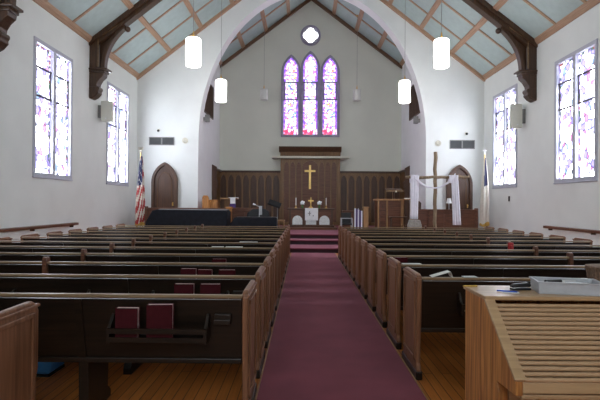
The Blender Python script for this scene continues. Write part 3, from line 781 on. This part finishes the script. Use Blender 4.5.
ATZ=PLAT+DA+ah
for px,l in ((296,'thin white candle at the left end of the altar'),(326.3,'thin white candle at the right end of the altar')):
    x=at(px,200,AY+.3).x; t=thing('altar_candle',(x,AY+.3,ATZ),l,'candle','altar candles')
    G().lathe((0,0,0),[(.06,0),(.05,.02),(.02,.04),(.02,.10),(.04,.12)],16).build('candlestick','brass',t); G().tube((0,0,.12),(0,0,.44),.022,.02).build('wax','candle',t); G().tube((0,0,.44),(0,0,.46),.004,n=6).build('wick','black',t)
for px,l in ((302.5,'small vase of white flowers left of the brass altar cross'),(319.5,'small vase of white flowers right of the brass altar cross')):
    x=at(px,200,AY+.3).x; t=thing('flower_vase',(x,AY+.3,ATZ),l,'vase','altar vases')
    G().lathe((0,0,0),[(.035,0),(.05,.04),(.045,.09),(.025,.12),(.035,.14)],16).build('vase','leaf',t,smooth=True)
    g=G()
    for i in range(14):
        a=i*2.4; rr=.07*math.sqrt(i/14); g.ball((rr*math.cos(a),rr*math.sin(a),.23+.05*math.cos(i*.4)),.04,8)
    g.build('flowers','white',t,smooth=True)
x=at(311,200,AY+.4).x
t=thing('altar_cross',(x,AY+.42,ATZ),'small brass cross standing in the middle of the altar','cross')
G().lathe((0,0,0),[(.10,0),(.10,.03),(.06,.05),(.03,.10)],16).build('base','brass',t); G().box(-.022,.022,-.015,.015,.08,.46).build('upright','brass',t); G().box(-.12,.12,-.016,.016,.29,.34).build('crossbar','brass',t)

# ------------------------------------------------------------------ choir rails
def rail_wall(px0,px1,py,y,label,z0=PLAT,posts=True):
    a=at(px0,py,y); b=at(px1,py,y); t=thing('choir_rail',((a.x+b.x)/2,y,z0),label,'railing','choir rails'); w=(b.x-a.x)/2; h=a.z/2+b.z/2-z0
    G().box(-w,w,0,.05,0,h-.05).build('rail_panel','red_wood',t)
    g=G(); n=max(2,int(w*2/.55)); 
    for i in range(n+1):
        x=-w+2*w*i/n; g.box(x-.03,x+.03,-.025,0,0,h-.05)
    g.box(-w,w,-.025,0,0,.14).box(-w,w,-.025,0,h-.16,h-.05); g.build('rail_framing','red_wood',t)
    G().box(-w-.02,w+.02,-.06,.11,h-.05,h).build('cap_rail','red_wood',t,bevel=.012)
    if posts:
        for x in (-w,w): G().box(x-.055,x+.055,-.05,.09,0,h+.05).build('rail_post','red_wood',t,bevel=.01)
rail_wall(146,227,207.8,18.4,'left choir rail of reddish wood behind the covered piano')
rail_wall(230,258,207.8,18.6,'short reddish choir rail right of the covered piano, below white parament')
rail_wall(413,476,209.3,18.4,'right choir rail of reddish wood behind the draped timber cross')
rail_wall(343,365,210.5,18.9,'short reddish choir rail between altar and pulpit',posts=False)
# covered piano
p0=at(146,224,17.3); p1=at(228,210.5,17.3)
t=thing('covered_piano',((p0.x+p1.x)/2,17.5,PLAT),'long low piano under a dark navy cover, left front of platform','piano')
w=(p1.x-p0.x)/2; h=p1.z-PLAT
g=G(); g.prism([(-w,.12),(w,.12),(w,h-.05),(w-.05,h),(-w+.42,h+.02),(-w+.25,h-.02),(-w+.03,h*.5)],-.35,.5,'y'); g.build('cover','navy',t,bevel=.03,seg=3)
g=G()
for x in (-w+.2,w-.2):
    for y in (-.25,.4): g.tube((x,y,0),(x,y,.14),.04)
g.build('casters','black',t)
g=G(); g.box(-w+.40,w-.04,-.1,.45,h+.0,h+.035); g.build('cover_highlight','grey',t,bevel=.015)  # grey strip paints the highlight along the top of the navy cover
# post beside the piano
p=at(228.6,207.5,18.0); t=thing('wood_post',(p.x,18.2,PLAT),'light wooden post standing at right end of covered piano','post')
G().box(-.09,.09,-.09,.09,0,p.z-PLAT-.04).build('shaft','oak',t); G().box(-.12,.12,-.12,.12,p.z-PLAT-.04,p.z-PLAT+.02).build('cap','oak',t,bevel=.01)
# equipment case
p0=at(229.5,228,17.3); p1=at(277,217.6,17.3)
t=thing('equipment_case',((p0.x+p1.x)/2,17.3,PLAT),'low dark blue covered case between the piano and the altar','case'); w=(p1.x-p0.x)/2; h=p1.z-PLAT
G().prism([(-w,.0),(w,.0),(w,h),(-w+.2,h),(-w+.05,h*.6)],-.2,.3,'y').build('cover','navy',t,bevel=.02)
G().box(-w+.25,w-.02,-.19,.28,h+.0,h+.02).build('lid','black',t,bevel=.005)
# drum / keyboard dark hump
p=at(258,217,18.0)
t=thing('keyboard_bench',(p.x,18.05,PLAT),'rounded black padded chair behind the low dark case','chair')
G().box(-.35,.35,-.02,.36,.42,.5).build('seat','black',t,bevel=.03)
g=G(); g.prism([(-.44,.45),(.44,.45),(.42,.78),(.25,.88),(-.2,.86),(-.40,.72)],-.1,-.02,'y'); g.build('backrest','black',t,bevel=.03)
for x in (-.3,.3):
    for y in (.0,.32): G().tube((x,y,0),(x,y,.43),.02).build('leg','black',t)
# mic stand
p=at(259,205.5,17.6); zt=p.z-PLAT
t=thing('microphone_stand',(p.x,17.75,PLAT),'silver microphone stand with white microphone beside the dark case','microphone stand')
G().lathe((0,0,0),[(.14,0),(.13,.02),(.02,.04)],16).build('base','black',t); G().tube((0,0,.04),(0,0,zt-.05),.013).build('pole','silver',t); G().tube((0,0,zt-.05),(-.14,-.05,zt+.03),.010).build('boom','silver',t); G().tube((-.13,-.05,zt+.02),(-.22,-.08,zt+.06),.022,.035).build('microphone','white',t,smooth=True)
G().box(-.01,.10,.02,.08,zt-.35,zt-.02).build('bracket','silver',t,bevel=.01)
# music stand left of altar
p=at(276.8,228,17.6); 
t=thing('music_stand',(p.x,17.95,PLAT),'black music stand with tilted desk, left of the altar','music stand')
h=at(276,206,17.7).z-PLAT
for i in range(3):
    a=i*2.1+.5; G().tube((0,0,.1),(.22*math.cos(a),.22*math.sin(a),.01),.01).build('leg','grey',t)
G().tube((0,0,.08),(0,0,h),.012).build('pole','grey',t)
o=G().box(-.24,.24,-.012,.012,-.13,.13).build('desk','black',t,bevel=.005); o.location=(-.10,-.02,h+.08); o.rotation_euler=(-.7,.35,0)
o=G().box(-.24,.24,-.05,-.012,-.135,-.12).build('ledge','black',t); o.location=(-.10,-.02,h+.08); o.rotation_euler=(-.7,.35,0)
# little wooden stool
p=at(281.3,220,17.6); h=p.z-PLAT
t=thing('wooden_stool',(p.x,17.75,PLAT),'small pale wooden stool between music stand and altar','stool')
G().box(-.13,.13,-.12,.12,h-.045,h).build('seat','honey',t,bevel=.01)
for x in (-.09,.09):
    for y in (-.08,.08): G().tube((x*1.1,y,0),(x,y,h-.045),.016).build('leg','honey',t)
# lectern with parament
p=at(229,197.6,19.3); h=p.z-PLAT
t=thing('lectern',(p.x,19.45,PLAT),'wooden lectern left of altar with white and purple parament','lectern')
G().box(-.26,.26,-.18,.25,0,.08).build('base','red_wood',t,bevel=.01); G().box(-.2,.2,-.12,.2,.08,h-.06).build('column','panelling',t)
G().box(-.36,.34,-.24,.28,h-.06,h-.01).build('desk','honey',t,bevel=.01)
t=thing('parament',(p.x+.17,19.45,PLAT+h),'white and purple cloth draped over front edge of the lectern','cloth')
G().box(-.17,.17,-.26,.2,-.01,.01).box(-.10,.10,-.27,-.25,-.24,.01).build('white_part','white',t); G().box(-.12,.12,-.275,-.255,-.48,-.24).build('purple_part','purple',t)
# clergy chair left of lectern
def high_chair(px0,px1,py_top,py_seat,y,label,mat='oak'):
    a=at(px0,py_top,y); b=at(px1,py_seat,y); t=thing('clergy_chair',((a.x+b.x)/2,y,PLAT),label,'chair'); w=(b.x-a.x)/2; h=a.z-PLAT
    G().prism([(-w,.4),(w,.4),(w,h-.08),(w*.6,h),(-w*.6,h),(-w,h-.08)],.30,.36,'y').build('backrest',mat,t,bevel=.01)
    G().box(-w,w,-.1,.30,.4,.46).build('seat',mat,t,bevel=.01)
    for s in (-1,1):
        G().box(s*w,s*(w-.05),-.1,.32,.62,.67).build('armrest',mat,t,bevel=.008)
        for y_ in (-.08,.28): G().box(s*w,s*(w-.05),y_,y_+.05,0,.62).build('leg',mat,t)
high_chair(200.5,207,195.3,207,18.85,'tall wooden chair back beside the chancel left wall')
p=at(210.5,199.5,19.1); h=p.z-PLAT
t=thing('side_cabinet',(p.x,19.6,PLAT),'low brown cabinet right of tall chair at chancel left','cabinet'); G().box(-.22,.22,-.1,.35,0,h-.04).build('body','oak',t); G().box(-.25,.25,-.12,.37,h-.04,h).build('top','oak',t,bevel=.008)
for s in (-1,1): G().box(s*.01,s*.20,-.115,-.1,.08,h-.1).build('door','oak',t,bevel=.005)

# ------------------------------------------------------------------ right side of platform
# silver framed chair
p0=at(343.5,228,17.8); 
t=thing('metal_framed_chair',(p0.x+.12,17.9,PLAT),'chair with silver tube armrest just right of the altar','chair')
h=at(345,218.3,17.8).z-PLAT
for x in (-.2,.2):
    G().path([(x,-.22,0),(x,-.22,h-.05),(x,-.16,h),(x,.22,h),(x,.25,0)],.016,8).build('arm_frame','silver',t)
G().tube((-.2,-.18,h),(.2,-.18,h),.016).build('front_bar','silver',t)
G().box(-.19,.19,-.2,.22,.3,.36).build('seat','black',t,bevel=.02); G().box(-.19,.19,.2,.24,.36,.75).build('backrest','black',t,bevel=.015)
# purple & white banner
a=at(355,208.3,17.9); b=at(363,227,17.9); w=(b.x-a.x)/2; h=a.z-PLAT
t=thing('banner_stand',((a.x+b.x)/2,18.1,PLAT),'purple and pale striped cloth hanging on a stand right of altar','banner')
G().box(-w-.02,w+.02,-.1,.12,0,.03).build('base','silver',t); G().box(-.015,.015,.02,.04,.03,h).build('pole','silver',t)
n=5
for i in range(n):
    x0=-w+2*w*i/n; x1=-w+2*w*(i+1)/n
    G().box(x0,x1,-.01-.02*(i%2),.01-.02*(i%2),.06,h-.12*(i/n)-(.0)).build('cloth_strip','white_lilac' if i%2==0 else 'purple',t,bevel=.004)
# tan post
a=at(363.8,207.5,18.0); b=at(368.6,228,18.0); t=thing('wood_post',((a.x+b.x)/2,18.15,PLAT),'honey coloured wooden post between striped banner and pulpit','post'); w=(b.x-a.x)/2; h=a.z-PLAT
G().box(-w,w,-.09,.09,0,h-.03).build('shaft','honey',t); G().box(-w-.02,w+.02,-.11,.11,h-.03,h+.03).build('cap','honey',t,bevel=.01)
# pulpit
a=at(378,198.8,18.0); b=at(403,227,18.0)
t=thing('pulpit',((a.x+b.x)/2,18.3,PLAT),'wooden pulpit with pilasters right of the altar','pulpit'); w=(b.x-a.x)/2; h=a.z-PLAT
G().box(-w,w,-.2,.5,.06,h-.07).build('body','red_wood',t)
G().box(-w-.07,w+.03,-.28,.52,h-.07,h).build('cornice','honey',t,bevel=.015)
G().box(-w-.10,w+.05,-.30,.52,0,.06).build('base','red_wood',t,bevel=.01)
for x in (-w+.03,-w+.36,w-.03): G().box(x-.03,x+.03,-.235,-.2,.06,h-.07).build('pilaster','honey',t,bevel=.006)
g=G(); g.box(-w+.10,-w+.29,-.215,-.2,.14,h-.2); g.build('inset_panel','red_wood',t)
g=G(); g.box(-w+.185,-w+.205,-.222,-.212,h-.42,h-.24).box(-w+.15,-w+.24,-.222,-.212,h-.31,h-.29).build('carved_emblem','walnut',t)
tag(G().box(a.x-.3,a.x+.25,17.86,17.93,PLAT,PLAT+.05).build('paper_roll','white',bevel=.01),'white strip lying at the foot of the pulpit','paper')
# reading desk above pulpit
p=at(393,192,18.6); t=thing('reading_desk',(p.x,18.45,PLAT+h),'dark reading desk standing on top of the pulpit','lectern'); hh=p.z-(PLAT+h)
G().tube((0,0,0),(0,0,hh),.03).build('stem','walnut',t); G().prism([(-.16,hh),(.2,hh+.12),(.2,hh+.15),(-.16,hh+.03)],-.30,.32,'x').build('desk','walnut',t,bevel=.006); G().box(-.30,.32,-.19,-.16,hh,hh+.06).build('ledge','rail',t)
g=G(); g.tube((.05,.0,hh+.08),(.05,-.05,hh+.33),.008); g.build('lamp_arm','black',t)
G().box(.02,.08,-.22,-.20,hh-.02,hh+.04).build('emblem','cream',t)
# candle stand / lantern table
p=at(408,199,17.7); h=p.z-PLAT
t=thing('side_stand',(p.x-.03,17.78,PLAT),'narrow wooden stand with pale top right of the pulpit','stand')
for x in (-.17,.17):
    for y in (-.12,.12): G().box(x-.02,x+.02,y-.02,y+.02,0,h-.03).build('leg','honey',t)
G().box(-.2,.2,-.16,.16,h-.03,h).build('top','honey',t,bevel=.006); G().box(-.19,.19,-.14,.14,.28,.31).build('shelf','honey',t)
tag(G().box(p.x-.12,p.x+.14,17.70,17.87,PLAT+h,PLAT+h+.035).build('open_book','paper',bevel=.01),'white open book on the narrow stand right of pulpit','book')
# low dark table
p=at(401,216.7,17.2); h=p.z-PLAT; t=thing('low_table',(p.x-.05,17.35,PLAT),'low dark table in front of the pulpit, left of draped cross','table')
G().box(-.34,.30,-.18,.18,h-.04,h).build('table_top','walnut',t,bevel=.01)
for x in (-.28,.24):
    for y in (-.13,.13): G().box(x-.02,x+.02,y-.02,y+.02,0,h-.04).build('leg','walnut',t)
high_chair(414,423,201,214,19.05,'dark high backed chair behind the draped cross','walnut')

# draped timber cross
CY=17.3
p=at(435.2,152,CY); cx=p.x; top=p.z
a=at(404.5,178,CY); b=at(468,177,CY); bz=(a.z+b.z)/2
t=thing('timber_cross',(cx,CY,PLAT),'tall rough timber cross standing right of the pulpit','cross')
def rough(g,p0,p1,r,n=9,rings=9):
    p0=Vector(p0);p1=Vector(p1);d=(p1-p0).normalized();e=d.cross(Vector((0,1,0))).normalized() ;f=d.cross(e)
    vs=[];fs=[]
    for k in range(rings+1):
        c=p0.lerp(p1,k/rings)+e*random.uniform(-.012,.012)
        for i in range(n):
            rr=r*random.uniform(.85,1.12); vs.append(c+(e*math.cos(2*PI*i/n)+f*math.sin(2*PI*i/n))*rr)
    for k in range(rings):
        for i in range(n): j=(i+1)%n; fs.append((k*n+i,k*n+j,(k+1)*n+j,(k+1)*n+i))
    fs.append(tuple(range(n))[::-1]); fs.append(tuple(range(rings*n,rings*n+n)))
    g.add(vs,fs)
g=G(); rough(g,(0,0,0.02),(0,0,top-PLAT),.068,rings=14); g.build('upright','rough_wood',t)
g=G(); rough(g,(a.x-cx,-.12,bz-PLAT-.01),(b.x-cx,-.12,bz-PLAT+.01),.052,rings=14); g.build('crossbeam','rough_wood',t)
g=G(); g.box(-.4,.4,-.05,.05,0,.06).box(-.05,.05,-.3,.3,0,.06); g.build('foot','rough_wood',t)
# drape
def hang(g, x0t,x1t,zt,x0b,x1b,zb,y,nf=3,n=16,amp=.014):
    vs=[];fs=[];rows=10
    for r in range(rows+1):
        u=r/rows
        for i in range(n+1):
            v=i/n; x=(x0t+(x1t-x0t)*v)*(1-u)+(x0b+(x1b-x0b)*v)*u; z=zt+(zb-zt)*u
            vs.append((x,y+amp*math.sin(v*nf*2*PI+.5*u),z))
    for r in range(rows):
        for i in range(n): a_=r*(n+1)+i; fs.append((a_,a_+1,a_+n+2,a_+n+1))
    g.add(vs,fs)
def X(px,py): q=at(px,py,CY-.2); return q.x-cx, q.z-PLAT
t=thing('white_drape',(cx,CY,PLAT),'long white cloth draped over the arms of the timber cross','drape')
g=G()
xa,za=X(411,176); xb,zb=X(418.5,176); xc,zc=X(410,219); xd,_=X(417.5,219)
hang(g,xa,xb,za,xc,xd,zc,-.21)
o=g.build('hanging_end','white_lilac',t,smooth=True); s_=o.modifiers.new('th','SOLIDIFY'); s_.thickness=.012
g=G()
xa,za=X(451,175.5); xb,zb=X(457.5,175.5); xc,zc=X(452.5,225); xd,_=X(460.5,225)
hang(g,xa,xb,za,xc,xd,zc,-.21)
o=g.build('hanging_end','white_lilac',t,smooth=True); s_=o.modifiers.new('th','SOLIDIFY'); s_.thickness=.012
g=G(); xl,zl=X(413.5,176.5); xr,zr=X(455,175.5); xm,zm=X(434.5,188)
vs=[];fs=[];n=24;mm=6
for i in range(n+1):
    u=i/n; x=xl+(xr-xl)*u; zc_=zl+(zr-zl)*u-4*u*(1-u)*((zl+zr)/2-zm); wd=.045+.11*abs(2*u-1)**1.5
    for j in range(mm+1):
        v=j/mm; vs.append((x,-.20-.04*math.sin(PI*v)-.012*math.sin(v*9),zc_+wd*(v-.5)))
for i in range(n):
    for j in range(mm): a_=i*(mm+1)+j; fs.append((a_,a_+mm+1,a_+mm+2,a_+1))
g.add(vs,fs); o=g.build('swag','white_lilac',t,smooth=True); s_=o.modifiers.new('th','SOLIDIFY'); s_.thickness=.012
for (p0_,p1_) in ((X(410.5,175),X(419,175)),(X(449,174.5),X(458,174.5))):
    g=G(); g.box(p0_[0],p1_[0],-.22,-.02,bz-PLAT+.045,bz-PLAT+.075); g.box(p0_[0],p1_[0],-.03,-.02,bz-PLAT-.2,bz-PLAT+.06); g.box(p0_[0],p1_[0],-.225,-.205,bz-PLAT-.1,bz-PLAT+.07)
    g.build('fold','white_lilac',t,bevel=.012)
# grey stone
a=at(407.8,227,17.0); b=at(421.2,219.8,17.0); w=(b.x-a.x)/2; h=b.z-PLAT
tag(G().prism([(-w,0),(w,0),(w,h*.65),(w*.75,h),(-w*.75,h),(-w,h*.65)],-.12,.12,'y').build('stone_block','stone',bevel=.03,seg=3),'grey rounded stone block below the left end of the drape','stone').location=((a.x+b.x)/2,17.03,PLAT)
# white objects by right door
p=at(449.5,206,18.7); t=thing('white_candlestick',(p.x,18.8,PLAT),'white lamp standing in front of right arched door','lamp'); h=at(449,199,18.8).z-PLAT
G().lathe((0,0,0),[(.14,0),(.12,.03),(.02,.06),(.02,h-.15)],14).build('stand','silver',t); G().lathe((0,0,h-.17),[(.11,0),(.06,.2)],16).build('lamp_shade','white',t)

# ------------------------------------------------------------------ flags
def flag(px, y, ptop, kind, label):
    p=at(px,ptop,y); t=thing('flag_on_pole',(p.x,y,PLAT),label,'flag'); H=p.z-PLAT
    G().lathe((0,0,0),[(.17,0),(.16,.04),(.05,.08),(.03,.16)],20).build('stand','brass',t,smooth=True)
    G().tube((0,0,.1),(0,0,H-.22),.016).build('pole','brass',t)
    g=G()
    if kind=='us':
        g.ball((0,0,H-.18),.045); g.prism([(-.02,H-.16),(.02,H-.16),(.04,H-.08),(.10,H-.02),(.08,H-.12),(.03,H-.10),(0,H-.0),(-.03,H-.10),(-.08,H-.12),(-.10,H-.02),(-.04,H-.08)],-.012,.012,'y'); g.build('finial','flag_white',t)
    else:
        g.ball((0,0,H-.2),.03); g.box(-.018,.018,-.012,.012,H-.2,H+.0); g.box(-.075,.075,-.012,.012,H-.10,H-.066); g.build('finial','white',t)
    # hanging cloth: a folded column
    n=44; rows=30; zt=H-.35; zb=.32 if kind=='us' else .42
    vs=[];g=G();sd=1 if kind=='us' else 1
    lean=-.10 if kind=='us' else -.02
    for r in range(rows+1):
        u=r/rows; R_=.03+.105*min(1,u*1.5)**.8
        for i in range(n):
            a_=2*PI*i/n; rr=R_*(1+.28*math.sin(a_*6+u*2.0)+.08*math.sin(a_*11))
            vs.append((lean*u*.4+.02+rr*math.cos(a_), .55*rr*math.sin(a_), zt+(zb-zt)*u - .06*math.sin(a_*2)*u))
    fs=[];mi=[]
    for r in range(rows):
        u=r/rows
        for i in range(n):
            j=(i+1)%n; fs.append((r*n+i,(r+1)*n+i,(r+1)*n+j,r*n+j))
            q=i/n
            if kind=='us':
                if u<.42 and (i+int(u*14))%n > n*.28: m_=2
                else: m_=1 if int(i/3+u*9)%2==0 else 0
                if m_==2 and (i*5+r*7)%11==0: m_=0
            else:
                m_= 2 if (u<.42 and n*.70-u*3 < i < n*.98-u*12) else 0
            mi.append(m_)
    g.v=[tuple(v) for v in vs]; g.f=[list(f) for f in fs]; g.mi=mi
    cl=g.build('flag_cloth',['flag_white','flag_red','flag_blue'],t,smooth=False)
    for pl in cl.data.polygons: pl.use_smooth=True
    g=G(); vs=[];fs=[]
    for r,(dz,sc_) in enumerate(((.0,1.02),(-.09,1.06))):
        for i in range(n):
            a_=2*PI*i/n; rr=.135*sc_*(1+.28*math.sin(a_*6+2.0)); vs.append((lean*.4+.02+rr*math.cos(a_),.55*rr*math.sin(a_),zb+dz-.06*math.sin(a_*2)))
    g.add(vs,[(i,n+i,n+(i+1)%n,(i+1)%n) for i in range(n)]); g.build('fringe','fringe',t)
flag(140.5,17.6,146.5,'us','furled flag with red and white stripes, gold fringe, by the left door')
flag(484.3,17.6,148.5,'white','furled white flag with dark blue canton, by the right wall')

# ------------------------------------------------------------------ camera
cam = bpy.data.cameras.new('camera'); cam.sensor_width = 36; cam.lens = F/600*36; cam.clip_start = .05; cam.clip_end = 200
co = bpy.data.objects.new('camera', cam); COL.objects.link(co); sc.camera = co
yaw = math.atan(3.4/F); pit = math.atan(3.0/F); roll = math.radians(.4)
co.matrix_world = Matrix.Translation((0,0,EYE)) @ Matrix.Rotation(yaw,4,'Z') @ Matrix.Rotation(PI/2+pit,4,'X') @ Matrix.Rotation(roll,4,'Z')

w = bpy.data.worlds.new('world'); sc.world = w; w.use_nodes = True
w.node_tree.nodes['Background'].inputs['Color'].default_value = (.6,.7,.9,1); w.node_tree.nodes['Background'].inputs['Strength'].default_value = .3
sc.view_settings.view_transform = 'Standard'; sc.view_settings.look = 'None'; sc.view_settings.gamma = 1
sc.view_settings.exposure = 1.78
